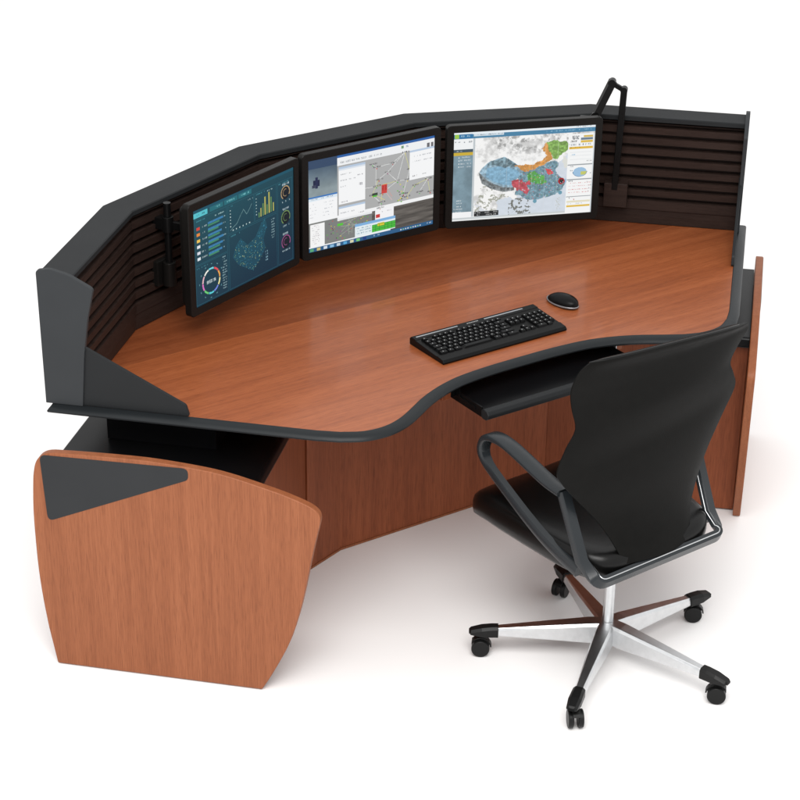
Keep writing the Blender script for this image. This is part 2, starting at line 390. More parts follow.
def screen_dash():
    a = canvas((0, 0, 0))
    top = np.array([26, 82, 94.]); bot = np.array([14, 48, 68.])
    t = np.clip(V*.8+U*.35, 0, 1)[..., None]; a[:] = top*(1-t)+bot*t
    R(a, 0, 0, 1, .035, (24, 84, 104)); R(a, .0, .035, .14, .085, (88, 196, 208)); TX(a, .035, .052, .11, (20, 70, 80), .018)
    for i in range(3): R(a, .16+.14*i, .035, .29+.14*i, .083, (34, 108, 120)); TX(a, .19+.14*i, .05, .26+.14*i, (140, 215, 220), .016)
    def panel(x0, y0, x1, y1):
        for q in ((x0, y0, x1, y0), (x0, y1, x1, y1), (x0, y0, x0, y1), (x1, y0, x1, y1)): LN(a, *q, (40, 108, 124), al=.45)
        TX(a, x0+.01, y0+.02, x0+.11, (70, 150, 165), .012)
    panel(.01, .10, .32, .565); panel(.01, .58, .32, .985); panel(.335, .10, .59, .395); panel(.60, .10, .82, .395); panel(.335, .41, .82, .985); panel(.835, .10, .985, .985)
    TX(a, .2, .135, .29, (190, 225, 225), .012)
    ic = [(215, 70, 60), (235, 140, 60), (240, 200, 90), (230, 235, 240), (220, 225, 235), (225, 235, 240)]
    for i in range(6):
        y = .185+i*.0625
        R(a, .03, y, .062, y+.03, ic[i]); TX(a, .075, y+.006, .125, (190, 205, 205), .016)
        R(a, .14, y-.008, .14+.145-.008*(i % 3), y+.014, (58, 128, 176)); R(a, .14, y+.016, .14+.11-.012*(i % 2), y+.034, (66, 138, 104))
        TX(a, .14, y, .25, (40, 95, 130), .01, .4)
        TX(a, .285, y, .312, (170, 200, 205), .012)
    cx, cy, r = .155, .79, .088
    rr = np.hypot(U-cx, (V-cy)*AS); an = (np.arctan2((V-cy)*AS, U-cx)+PI)/(2*PI)
    cl = np.array([(240, 190, 200), (250, 250, 240), (120, 220, 230), (230, 80, 90), (240, 170, 80), (250, 240, 170), (120, 140, 230), (90, 210, 220), (110, 210, 120), (230, 120, 200)])
    m = (rr < r) & (rr > r-.012) & ((an*40 % 4) > .35); a[m] = cl[(an*10).astype(int) % 10][m]
    m = (rr < r+.028) & (rr > r+.022) & ((an*60 % 5) < 1); a[m] = a[m]*.4+np.array([150, 210, 215])*.6
    for i in range(4):
        X = .112+i*.022; TX(a, X, .778, X+.016, (235, 245, 245), .034, .9)
    for j in range(13): TX(a, .268, .60+j*.0275, .305, (165, 195, 200), .013, .8)
    # line chart
    pts = [(.355, .37), (.385, .345), (.42, .325), (.455, .26), (.487, .21), (.517, .275), (.545, .235), (.57, .19)]
    for p, q in zip(pts, pts[1:]): LN(a, *p, *q, (150, 190, 190), al=.6)
    for i in range(6): R(a, .352, .16+i*.033, .36, .17+i*.033, (190, 215, 215)); R(a, .375+i*.033, .372, .385+i*.033, .382, (190, 215, 215))
    TX(a, .53, .13, .58, (200, 225, 225), .014)
    for i, h in enumerate((.05, .09, .13, .19, .10, .22, .16, .09)):
        R(a, .635+i*.021, .37-h, .647+i*.021, .37, (178, 176, 92) if i % 2 else (98, 140, 84))
    for i in range(6): R(a, .612, .16+i*.033, .619, .17+i*.033, (170, 200, 200))
    TX(a, .73, .125, .81, (200, 225, 225), .014)
    # map glow
    nz = fbm(14, 9, 3); M = poly_mask([(.40, .56), (.45, .50), (.52, .60), (.60, .56), (.66, .44), (.70, .40), (.72, .50), (.68, .62), (.70, .72), (.64, .82), (.57, .90), (.50, .84), (.42, .76), (.37, .66)])
    a[M] = a[M]*.75+np.array([40, 130, 150])*.25
    for k in range(420):
        x = .38+rg.rand()*.34; y = .42+rg.rand()*.48
        if M[int(y*H_), int(x*W_)]:
            c = [(150, 190, 120), (210, 220, 150), (90, 180, 200), (60, 150, 190)][rg.randint(4)] if y > .58 else [(60, 150, 195), (70, 165, 190)][rg.randint(2)]
            R(a, x, y, x+.003, y+.005, c)
    for j in range(8): TX(a, .765, .45+j*.028, .795, (165, 195, 200), .012, .8)
    for j in range(4): TX(a, .70, .76+j*.03, .725, (150, 190, 205), .016, .7)
    for i, c in enumerate(((190, 160, 116), (112, 142, 84), (158, 82, 136))):
        cx, cy = .915, .235+i*.265; rr = np.hypot(U-cx, (V-cy)*AS); an = np.arctan2((V-cy)*AS, U-cx)
        a[rr < .046] = (12, 26, 38); m = (rr < .047) & (rr > .040) & ((an < .5) | (an > 2.2)); a[m] = c
        m = (rr < .026) & (rr > .021) & (np.abs(an) > 1.1); a[m] = a[m]*.2+np.array(c)*.8
        TX(a, .885, cy-.10, .945, (215, 230, 235), .022, .9); TX(a, .875, cy+.085, .955, (190, 210, 215), .016)
    return a

def screen_desktop():
    a = canvas((90, 92, 92))
    hz = .60
    sky = V < hz; g = np.clip(V/.33, 0, 1)[..., None]
    n = fbm(6, 5, 11)[..., None]
    skyc = np.array([50, 70, 92.])*(1-g)+np.array([150, 165, 170.])*g
    a[:] = skyc*(.8+.35*n)
    n2 = fbm(5, 40, 5)[..., None]; gr = np.array([92, 88, 84.])*(.55+.85*n2)
    a[V > .60] = gr[V > .60]
    R(a, 0, 0, 1, .095, (52, 74, 104))
    R(a, .04, .22, .09, .29, (30, 38, 70)); R(a, .055, .19, .075, .31, (36, 44, 80)); R(a, .03, .27, .06, .30, (60, 66, 90))
    # lower-left window
    R(a, 0, .395, .225, .415, (60, 120, 190)); R(a, 0, .415, .225, .445, (225, 238, 248)); R(a, 0, .445, .225, .68, (250, 251, 252))
    TX(a, .01, .422, .21, (120, 140, 160), .015); 
    for j in range(5): TX(a, .012, .475+j*.036, .06, (190, 190, 195), .01, .5); TX(a, .115, .475+j*.036, .20, (160, 165, 175), .01, .45)
    R(a, 0, .68, .50, .955, (128, 130, 128)); R(a, .015, .70, .125, .945, (250, 250, 250)); 
    for j in range(10): TX(a, .03, .715+j*.022, .085, (175, 170, 175), .008, .6)
    R(a, .0, .945, .65, .965, (246, 248, 250))
    for k in range(60):
        x, y = .14+rg.rand()*.34, .70+rg.rand()*.22; R(a, x, y, x+.008, y+.008, [(150, 70, 140), (90, 190, 60), (220, 200, 60), (200, 80, 80), (60, 60, 60)][rg.randint(5)])
    for k in range(9): LN(a, .2+rg.rand()*.25, .70+rg.rand()*.2, .2+rg.rand()*.25, .7+rg.rand()*.22, (170, 180, 165), al=.7)
    R(a, .225, .75, .27, .775, (90, 200, 60))
    # main window
    R(a, .225, .0, 1, .03, (44, 98, 168)); R(a, .225, .03, 1, .115, (244, 246, 248)); R(a, .225, .115, 1, .70, (176, 177, 177)); R(a, .225, .66, 1, .70, (246, 247, 248))
    TX(a, .24, .075, .60, (150, 155, 160), .02, .55); R(a, .73, .045, .75, .075, (120, 160, 120)); TX(a, .77, .05, .80, (110, 130, 170), .02); 
    R(a, .94, .07, .962, .115, (110, 110, 115)); R(a, .972, .07, .992, .115, (110, 110, 115))
    nodes = [(.50, .18), (.53, .22), (.66, .21), (.76, .12), (.80, .32), (.78, .43), (.55, .36), (.53, .43), (.50, .52), (.70, .42), (.75, .58), (.78, .62), (.95, .47), (.88, .60), (.97, .62), (.57, .62), (.56, .68), (.84, .51), (.62, .30), (.58, .52)]
    for i, j in ((0, 1), (1, 2), (2, 3), (3, 4), (4, 5), (3, 18), (18, 6), (6, 8), (7, 9), (9, 5), (10, 11), (12, 13), (12, 14), (12, 17), (17, 11), (8, 15), (15, 16), (1, 7), (9, 18), (3, 9), (4, 12), (19, 9), (19, 15), (13, 12), (5, 10)):
        LN(a, *nodes[i], *nodes[j], (238, 240, 238) if rg.rand() < .75 else (222, 222, 130), al=.9)
    LN(a, .40, .42, .50, .43, (240, 240, 240)); LN(a, .50, .50, .60, .60, (235, 225, 120), al=.8); LN(a, .62, .48, .66, .58, (225, 150, 140), al=.8); LN(a, .60, .50, .66, .62, (235, 190, 190), al=.8)
    for x, y in nodes:
        TX(a, x-.02, y-.01, x+.035, (70, 66, 70), .016, .8)
        R(a, x, y+.01, x+.008, y+.022, [(190, 60, 60), (80, 180, 70), (230, 210, 90), (150, 70, 120)][rg.randint(4)])
    for k in range(16): x = .70+rg.rand()*.05; y = .44+rg.rand()*.24; R(a, x, y, x+.010, y+.012, [(220, 210, 90), (80, 80, 70), (110, 180, 80)][rg.randint(3)])
    R(a, .575, .425, .62, .525, (206, 70, 66)); TX(a, .58, .44, .615, (150, 40, 40), .05, .6); R(a, .50, .50, .545, .53, (60, 72, 62)); R(a, .505, .525, .54, .545, (90, 190, 70))
    # inner panels
    R(a, .235, .135, .445, .155, (186, 205, 228)); R(a, .235, .155, .445, .545, (250, 251, 252)); R(a, .235, .155, .445, .172, (222, 230, 240))
    for j, w in ((0, .09), (1, .13), (2, .07)): TX(a, .25, .215+j*.065, .25+w, (165, 168, 172), .012, .6)
    TX(a, .385, .25, .425, (150, 150, 155), .012); TX(a, .39, .345, .425, (130, 130, 140), .03); TX(a, .25, .515, .31, (140, 140, 145), .014)
    R(a, .235, .57, .445, .59, (186, 205, 228)); R(a, .235, .59, .445, .705, (250, 251, 252)); TX(a, .25, .635, .36, (165, 168, 175), .012); TX(a, .39, .67, .43, (120, 120, 125), .014)
    R(a, .80, .115, 1, .14, (190, 208, 230)); R(a, .80, .14, 1, .445, (250, 251, 252)); 
    for j in range(2): TX(a, .82, .185+j*.055, .99, (160, 165, 172), .014, .5)
    TX(a, .815, .40, .87, (110, 110, 115), .016); TX(a, .90, .40, .93, (150, 150, 155), .01)
    R(a, .225, .70, .50, .72, (236, 238, 240))
    R(a, .525, .70, .675, .80, (248, 248, 250)); R(a, .53, .745, .565, .785, (205, 60, 60)); TX(a, .58, .72, .66, (170, 170, 175), .012)
    # table window
    R(a, .365, .80, .69, .83, (130, 180, 226)); R(a, .365, .83, .69, .945, (232, 242, 246)); R(a, .50, .855, .69, .935, (78, 190, 66)); R(a, .545, .845, .60, .885, (222, 206, 60))
    for j in range(3): TX(a, .38, .85+j*.028, .49, (90, 130, 150), .014, .7); LN(a, .5, .857+j*.026, .69, .857+j*.026, (40, 130, 50))
    for x in (.53, .56, .60, .63, .66): LN(a, x, .857, x, .935, (40, 130, 50))
    # taskbar
    R(a, 0, .958, 1, 1, (46, 96, 140))
    for i in range(9): R(a, .012+i*.052, .966, .04+i*.052, .994, [(90, 170, 120), (210, 190, 120), (220, 230, 240), (140, 190, 225), (200, 215, 225), (90, 170, 220), (220, 220, 180), (120, 200, 120), (30, 60, 130)][i])
    TX(a, .5, .973, .56, (200, 220, 235), .012)
    for i in range(9): R(a, .73+i*.02, .972, .741+i*.02, .988, [(220, 225, 230), (150, 200, 160), (200, 210, 225)][i % 3])
    TX(a, .95, .972, .99, (230, 235, 240), .014)
    return a

def screen_map():
    a = canvas((248, 248, 247))
    n = fbm(16, 11, 21); n2 = fbm(30, 22, 8); n3 = fbm(60, 44, 2)
    a[:] = np.array([250, 250, 249.])*np.clip(1.06-.22*np.clip((n-.46)*4, 0, 1)[..., None], 0, 1)
    def shade(mask, col, k=.25, nn=n2): a[mask] = (np.array(col, float)*(1+k*(nn[..., None]-.5)*2))[mask].clip(0, 255)
    # sea
    sea = poly_mask([(.86, .26), (1, .2), (1, 1), (.30, 1), (.32, .80), (.38, .76), (.50, .78), (.60, .70), (.72, .62), (.70, .50), (.74, .42)], .08); shade(sea, (214, 222, 232), .03)
    sea2 = poly_mask([(.17, .80), (.24, .90), (.30, 1), (.17, 1)], .08); shade(sea2, (222, 226, 232), .03)
    dk = np.clip((n2-.46)*5, 0, 1)*np.clip((.36-V)*6, 0, 1)*np.clip((U-.2)*8, 0, 1)*np.clip((n3-.35)*4, 0, 1)*(~sea); a *= 1-.32*dk[..., None]
    rough = (n3 > .55) & (n2 > .5) & (U < .40) & (V > .62) & ~sea; a[rough] = np.array([170, 172, 160])
    rough = (n3 > .55) & (V > .78) & (U > .40) & (U < .56); a[rough] = np.array([120, 122, 118])
    ko = poly_mask([(.78, .33), (.81, .36), (.82, .44), (.80, .47), (.78, .40)], .03); a[ko] = (225, 226, 220)
    jp = poly_mask([(.885, .45), (.90, .52), (.885, .62), (.875, .60), (.885, .52)]); 
    # himalaya shadow rim
    rim = poly_mask([(.18, .46), (.23, .53), (.30, .60), (.38, .645), (.44, .64), (.44, .69), (.36, .70), (.27, .655), (.205, .59), (.185, .50)]); shade(rim, (124, 130, 132), .6, n3)
    west = poly_mask([(.20, .42), (.25, .35), (.31, .32), (.36, .30), (.42, .36), (.47, .42), (.52, .44), (.53, .50), (.50, .55), (.45, .56), (.45, .62), (.42, .655), (.36, .645), (.29, .60), (.24, .55), (.20, .49), (.185, .46)]); shade(west, (146, 174, 190), .36, n3)
    w2 = poly_mask([(.24, .42), (.35, .40), (.44, .45), (.50, .52), (.44, .56), (.43, .63), (.36, .62), (.28, .57), (.23, .51)]); shade(w2, (134, 176, 202), .20, n3)
    shade(poly_mask([(.25, .36), (.34, .31), (.42, .37), (.46, .42), (.40, .43), (.30, .40), (.24, .41)], .045), (116, 140, 150), .55, n3)
    east = poly_mask([(.50, .44), (.60, .42), (.68, .40), (.72, .38), (.76, .42), (.73, .48), (.76, .56), (.80, .62), (.78, .72), (.72, .76), (.66, .79), (.60, .82), (.52, .80), (.45, .74), (.44, .66), (.46, .58)], .04); shade(east, (116, 148, 162), .36, n3)
    shade(poly_mask([(.43, .41), (.50, .42), (.58, .40), (.63, .37), (.66, .32), (.62, .24), (.66, .18), (.70, .24), (.69, .32), (.70, .37), (.64, .42), (.58, .46), (.52, .48), (.47, .45)], .045), (214, 152, 84), .22, n3)
    shade(poly_mask([(.66, .18), (.72, .15), (.75, .18), (.80, .17), (.83, .21), (.80, .27), (.77, .30), (.74, .36), (.70, .36), (.69, .28)], .045), (132, 172, 92), .4, n3)
    shade(poly_mask([(.53, .50), (.58, .47), (.60, .52), (.66, .56), (.66, .62), (.60, .63), (.54, .60)], .045), (96, 168, 86), .3, n3)
    shade(poly_mask([(.41, .575), (.46, .56), (.50, .60), (.55, .58), (.56, .62), (.53, .65), (.56, .69), (.52, .74), (.49, .71), (.46, .70), (.42, .65)], .045), (190, 86, 96), .3, n3)
    shade(poly_mask([(.66, .46), (.70, .46), (.72, .52), (.68, .54)], .045), (210, 86, 90), .15, n3)
    rr = np.hypot(U-.775, (V-.618)*AS); a[rr < .024] = (50, 60, 66); m = (rr < .024) & (rr > .012); a[m] = (170, 40, 44); R(a, .80, .595, .84, .64, (160, 190, 220)); R(a, .765, .60, .785, .64, (30, 34, 40))
    for x, y in ((.59, .83), (.77, .75)): rr = np.hypot(U-x, (V-y)*AS); a[rr < .014] = (110, 160, 180)
    for k in range(260):
        x = .43+rg.rand()*.37; y = .42+rg.rand()*.40
        if east[int(y*H_), int(x*W_)]:
            R(a, x, y, x+.005, y+.009, [(200, 220, 228), (150, 190, 215), (130, 172, 112), (200, 110, 110), (76, 100, 116)][rg.randint(5)])
    for k in range(9): R(a, .25+rg.rand()*.18, .42+rg.rand()*.15, 0, 0, (220, 235, 240))
    for k in range(26): x = .76+rg.rand()*.03-.02; y = .80+rg.rand()*.14; R(a, x, y, x+.004, y+.008, (190, 192, 180))
    for k in range(7): LN(a, .38+k*.09, .15, .38+k*.09, .95, (220, 224, 228), al=.25)
    # header
    R(a, 0, 0, 1, .028, (236, 243, 248)); R(a, 0, .026, 1, .075, (74, 132, 168)); R(a, .0, .02, .13, .075, (52, 120, 168)); R(a, .005, .022, .035, .07, (160, 205, 80)); R(a, .14, .028, .35, .05, (210, 224, 234)); TX(a, .15, .032, .34, (110, 120, 130), .012)
    TX(a, .65, .04, .98, (150, 195, 220), .014, .6); TX(a, .05, .038, .12, (200, 225, 240), .018); TX(a, .86, .008, .97, (150, 160, 170), .012)
    # left column
    R(a, 0, .075, .135, .19, (246, 248, 249)); TX(a, .01, .10, .04, (90, 100, 110), .014); TX(a, .07, .10, .125, (80, 90, 100), .016); R(a, 0, .19, .135, .93, (138, 158, 168))
    R(a, 0, .19, .135, .225, (70, 88, 100)); R(a, 0, .225, .135, .258, (208, 178, 60)); TX(a, .02, .205, .06, (190, 200, 205), .014)
    m = (U < .135) & (V > .258) & (V < .93); a[m] = (np.array([122, 146, 158.])*(.85+.35*n[..., None]))[m]
    for j in range(4): R(a, .035, .275+j*.035, .042, .288+j*.035, (240, 240, 240)); TX(a, .05, .275+j*.035, .12, (215, 222, 226), .014, .8)
    for j in range(5): TX(a, .01+.02*(j < 3), .765+j*.032, .065, (225, 230, 232), .014, .8)
    R(a, 0, .90, .135, .965, (248, 249, 250))
    R(a, 0, .965, 1, .985, (206, 212, 214)); R(a, 0, .985, 1, 1, (247, 248, 248)); R(a, .135, .075, .15, .96, (196, 204, 208))
    R(a, .155, .905, .33, .96, (40, 44, 46)); TX(a, .16, .915, .325, (200, 200, 200), .014, .6); TX(a, .16, .94, .325, (200, 200, 200), .012, .6)
    # right column
    R(a, .81, .09, 1, 1, (249, 250, 250))
    TX(a, .83, .115, .90, (60, 70, 80), .045, .75); TX(a, .83, .165, .88, (80, 80, 80), .02)
    R(a, .92, .11, .985, .135, (214, 184, 90)); R(a, .90, .14, .985, .165, (110, 130, 150)); R(a, .90, .17, .985, .195, (226, 190, 80))
    TX(a, .82, .205, .99, (120, 130, 140), .02, .7); R(a, .82, .235, .99, .262, (228, 186, 70)); TX(a, .83, .24, .9, (120, 100, 60), .012)
    for j in range(3): LN(a, .83, .30+j*.04, .98, .30+j*.04, (225, 228, 230))
    TX(a, .83, .32, .87, (150, 190, 220), .014); TX(a, .95, .40, .985, (150, 150, 150), .012)
    for y in (.435, .605, .80): R(a, .815, y, .995, y+.012, (160, 166, 170)); TX(a, .825, y+.018, .86, (90, 95, 100), .014)
    e = ((U-.905)/.048)**2+((V-.525)/.052)**2; a[e < 1] = (160, 196, 226); e2 = (e < 1) & (U > .91) & (V > .52) & (V < .56); a[e2] = (200, 205, 110); m = (e < 1.18) & (e > 1) & (V > .52); a[m] = (110, 140, 170)
    TX(a, .835, .50, .85, (150, 160, 170), .012); TX(a, .97, .54, .99, (150, 160, 170), .012)
    for j in range(4): TX(a, .83, .65+j*.035, .99, (214, 120, 120), .008, .75); TX(a, .96, .642+j*.035, .985, (170, 170, 175), .012)
    R(a, .82, .855, .99, .875, (232, 226, 200)); TX(a, .85, .835, .90, (200, 120, 110), .02); R(a, .82, .905, .99, .925, (230, 192, 80)); TX(a, .83, .885, .96, (150, 160, 165), .01, .5)
    R(a, .992, .09, 1, 1, (214, 220, 224))
    return a

def screen_mesh(name, w, h, a, mat, parent, y):
    # vertex grid with a colour per vertex, row 0 at the top
    xs = np.linspace(-w/2, w/2, W_+1); zs = np.linspace(h/2, -h/2, H_+1)
    X, Z = np.meshgrid(xs, zs); co = np.stack([X, np.full_like(X, y), Z], -1).reshape(-1, 3)
    i = np.arange(H_)[:, None]*(W_+1)+np.arange(W_)[None]
    f = np.stack([i, i+W_+1, i+W_+2, i+1], -1).reshape(-1, 4)
    me = bpy.data.meshes.new(name); me.vertices.add(len(co)); me.vertices.foreach_set('co', co.ravel())
    me.loops.add(f.size); me.loops.foreach_set('vertex_index', f.ravel().astype(np.int32))
    me.polygons.add(len(f)); me.polygons.foreach_set('loop_start', np.arange(0, f.size, 4, dtype=np.int32))
    try: me.polygons.foreach_set('loop_total', np.full(len(f), 4, np.int32))
    except Exception: pass
    me.update(calc_edges=True)
    c = np.clip(a, 0, 255)/255; c = np.where(c <= .04045, c/12.92, ((c+.055)/1.055)**2.4)
    rgba = np.ones((H_*W_, 4, 4), np.float32); rgba[:, :, :3] = c.reshape(-1, 1, 3)
    ca = me.color_attributes.new('picture', 'FLOAT_COLOR', 'CORNER'); ca.data.foreach_set('color', rgba.ravel())
    me.materials.append(mat)
    o = bpy.data.objects.new(name, me); COL.objects.link(o); o.parent = parent; return o

m, nt, b = new_mat('lit_screen')
at = nt.nodes.new('ShaderNodeAttribute'); at.attribute_name = 'picture'
nt.links.new(at.outputs['Color'], b.inputs['Emission Color']); b.inputs['Emission Strength'].default_value = .93
b.inputs['Base Color'].default_value = (.01, .01, .01, 1); b.inputs['Roughness'].default_value = .35; b.inputs['Specular IOR Level'].default_value = .06
M_SCR = m

SW, SH, BW = .4438, .2838, .0224
def monitor(label, loc, yaw, pic):
    t = thing('monitor', label, 'monitor', (loc[0], loc[1], loc[2]), yaw, 'three monitors on the console')
    w, h = SW+2*BW, SH+2*BW
    # bezel: rounded frame, hollow in front
    out = round_poly([(-w/2, -h/2), (w/2, -h/2), (w/2, h/2), (-w/2, h/2)], .014, 5)
    inn = round_poly([(-SW/2, -SH/2), (SW/2, -SH/2), (SW/2, SH/2), (-SW/2, SH/2)], .0006, 5)
    bo = round_poly([(-w/2+.018, -h/2+.018), (w/2-.018, -h/2+.018), (w/2-.018, h/2-.018), (-w/2+.018, h/2-.018)], .014, 5)
    def ring(o2, y, k=0): return [(p[0]*(1-k), y, p[1]*(1-k*1.5)) for p in o2]
    rings = [ring(inn, .004), ring(inn, -.0015), ring(out, -.002, .006), ring(out, .0), ring(out, .020), ring(bo, .034), ring(bo, .044)]
    bm = bmesh.new(); rs = [[bm.verts.new(p) for p in r] for r in rings]; n = len(out)
    for A, B in zip(rs, rs[1:]):
        for j in range(n): bm.faces.new((A[j], A[(j+1) % n], B[(j+1) % n], B[j]))
    bm.faces.new(rs[-1]); bm.faces.new(rs[0][::-1])
    obj('bezel', bm, M_BEZ, t, smooth=30)
    screen_mesh('screen', SW-.0005, SH-.0005, pic, M_SCR, t, .0015)
    # rear mount
    bm = box((0, .052, -.01), (.11, .016, .11)); cyl((0, .06, -.01), (0, .10, -.01), .020, bm=bm)
    obj('mount_plate', bm, M_BLACK, t, bevel=.002)
    for k in range(4):
        pass
    return t
mz = .9885
yw = .3748
monitor('left monitor with a dark teal dashboard of charts, gauges and a coloured ring', (-.4869, -.3707, mz+.001), yw, screen_dash())
monitor('middle monitor showing white windows over a grey network diagram with a red block', (0, -.2727, mz), 0, screen_desktop())
monitor('right monitor with a bright map in blue, orange and green regions', (.4869, -.3707, mz+.001), -yw, screen_map())

# ------------------------------------------------------------------ articulated supports on the slat wall
def wall_frame(k, u, off):
    q = plan(off); A, B = q[k], q[k+1]; d = (B-A)/np.linalg.norm(B-A); n = np.array([d[1], -d[0]])
    return A+d*u, d, n
# right: box with a rod folding over the top to the right monitor
p, d, n = wall_frame(4, .088, .087)
ang = math.atan2(d[1], d[0])
t = thing('jointed_arm', 'thin black jointed arm rising from a small square box, right of the map monitor', 'monitor arm', (p[0], p[1], .82), ang)
obj('wall_box', box((0, -.022, .037), (.074, .043, .078)), M_SLAT, t, bevel=.002)
def rod(path, w, name, par, mat=M_BLACK):
    bm = bmesh.new(); prev = None
    for a, b in zip(path, path[1:]):
        a = Vector(a); b = Vector(b); dv = (b-a)
        mt = Matrix.Translation((a+b)/2) @ dv.to_track_quat('Z', 'Y').to_matrix().to_4x4() @ Matrix.Diagonal((w, w, dv.length+w*.6, 1))
        bmesh.ops.create_cube(bm, size=1, matrix=mt)
    return obj(name, bm, mat, par, bevel=.002)
rod([(-.004, -.034, .06), (.006, -.034, .373)], .020, 'upright_rod', t)
rod([(.006, -.034, .379), (-.032, -.034, .399)], .014, 'top_link', t)
tip = Vector((-.076, -.052, .298))
rod([(-.032, -.034, .402), tuple(tip)], .022, 'drop_link', t)
obj('pivot', cyl((.006, -.046, .38), (.006, -.022, .38), .011), M_BLACK, t, smooth=30)
obj('pivot', cyl((-.032, -.048, .402), (-.032, -.022, .402), .012), M_BLACK, t, smooth=30)
obj('pivot', cyl((tip.x, tip.y-.013, tip.z), (tip.x, tip.y+.013, tip.z), .013), M_BLACK, t, smooth=30)
bm = box((-.098, -.062, .262), (.05, .018, .07)); cyl((tip.x, tip.y, tip.z), (-.095, -.062, .285), .010, bm=bm)
obj('end_bracket', bm, M_BLACK, t, bevel=.002)
# left: pole with collar
p, d, n = wall_frame(1, .155, .087)
p = np.array([-.689, -.292]); 
ang = math.atan2(d[1], d[0])
t = thing('pole_bracket', 'short black pole clamped to the slatted wall behind the left monitor', 'monitor arm', (p[0], p[1], .86), ang)
obj('pole', cyl((0, 0, .02), (0, 0, .245), .0105), M_BLACK, t, smooth=30)
bm = cyl((0, 0, .160), (0, 0, .205), .0165); box((.0, .026, .1825), (.03, .04, .034), bm)
obj('collar', bm, M_BLACK, t, bevel=.0015, bseg=2)
bm = cyl((0, 0, .0), (0, 0, .070), .020, r2=.018); box((.0, .029, .035), (.060, .022, .075), bm); 
obj('base_clamp', bm, M_BEZ, t, bevel=.002, bseg=2)
rod([(0, 0, .182), (.075, -.050, .150)], .022, 'swing_link', t)

# ------------------------------------------------------------------ keyboard
kx, ky, kw, kd = .0027, -.8657, .424, .163
kb = thing('keyboard', 'black full size computer keyboard with two silver strips on the worktop', 'keyboard', (kx, ky, ZD))
prof = [(-kd/2, .0008), (-kd/2-.002, .006), (-kd/2+.004, .0125), (-kd/2+.030, .0160), (-kd/2+.034, .0140), (kd/2-.030, .0210), (kd/2-.028, .0235), (kd/2-.006, .0245), (kd/2+.001, .018), (kd/2, .0008)]
obj('body', prism([(-kw/2, y, z) for y, z in prof], [(kw/2, y, z) for y, z in prof]), M_BLACK, kb, bevel=.003)
def kz(y): return .0140+(y+kd/2-.034)/(kd-.064)*.007
def mk_key(w, dd_, name='key'):
    a = [(-w/2, -dd_/2, 0), (w/2, -dd_/2, 0), (w/2, dd_/2, 0), (-w/2, dd_/2, 0)]
    b = [(x*.78, y*.74+.0006, .0062) for x, y, z in a]
    bm = prism(a, b)
    lw = .0019
    if w < .05:
        base = len(bm.faces)
        vs = [bm.verts.new((x, y, .0064)) for x, y in ((-lw*1.0, .0001), (-lw*1.0+lw, .0001), (-lw*1.0+lw, .0034), (-lw*1.0, .0034))]
        f = bm.faces.new(vs); f.material_index = 1
    me = bpy.data.meshes.new(name); 
    bm.normal_update(); bm.to_mesh(me); bm.free(); me.materials.append(M_KEY); me.materials.append(M_LEGEND); return me
kcache = {}
def key(x, y, w, d_=.0148):
    k = (round(w, 4), round(d_, 4))
    if k not in kcache: kcache[k] = mk_key(w-.0014, d_)
    o = bpy.data.objects.new('key', kcache[k]); COL.objects.link(o); o.parent = kb; o.location = (x, y, kz(y)+.0002); o.rotation_euler = (math.atan(.007/(kd-.064)), 0, 0)
pt_ = .0178; x0 = -kw/2+.014
rows = [kd/2-.040-i*.0170 for i in range(6)]
key(x0+pt_/2, rows[0], pt_, .011)
for g in range(3):
    for i in range(4): key(x0+pt_*(2.0+g*4.55+i)+pt_/2, rows[0], pt_, .011)
for i in range(13): key(x0+pt_*(i+.5), rows[1], pt_)
key(x0+pt_*14, rows[1], pt_*2)
key(x0+pt_*.75, rows[2], pt_*1.5)
for i in range(12): key(x0+pt_*(2+i), rows[2], pt_)
key(x0+pt_*14.25, rows[2], pt_*1.5)
key(x0+pt_*.9, rows[3], pt_*1.8)
for i in range(11): key(x0+pt_*(2.3+i), rows[3], pt_)
key(x0+pt_*13.9, rows[3], pt_*2.2)
key(x0+pt_*1.1, rows[4], pt_*2.2)
for i in range(10): key(x0+pt_*(2.7+i), rows[4], pt_)
key(x0+pt_*13.6, rows[4], pt_*2.8)
xx_ = 0
for w in (1.5, 1.2, 1.4, 6.2, 1.4, 1.2, 2.1): key(x0+pt_*(xx_+w/2), rows[5], pt_*w); xx_ += w
nx = x0+pt_*15.35
for r in (1, 2):
    for i in range(3): key(nx+pt_*(i+.5), rows[r], pt_)
key(nx+pt_*1.5, rows[4], pt_)
for i in range(3): key(nx+pt_*(i+.5), rows[5], pt_)
mx_ = nx+pt_*3.35
for r in (1, 2, 3, 4):
    for i in range(4): key(mx_+pt_*(i+.5), rows[r], pt_)
key(mx_+pt_*1, rows[5], pt_*2); key(mx_+pt_*2.5, rows[5], pt_)
for a, b in ((-kw/2+.010, -kw/2+.150), (.03, .165)):
    obj('silver_strip', box(((a+b)/2, kd/2-.0165, .0243), (b-a, .0045, .0012)), M_SILVER, kb)
bm = bmesh.new()
for i in range(8): box((-.028+i*.005, kd/2-.0165, .0243), (.0026, .003, .0010), bm)
obj('maker_mark', bm, M_LEGEND, kb)

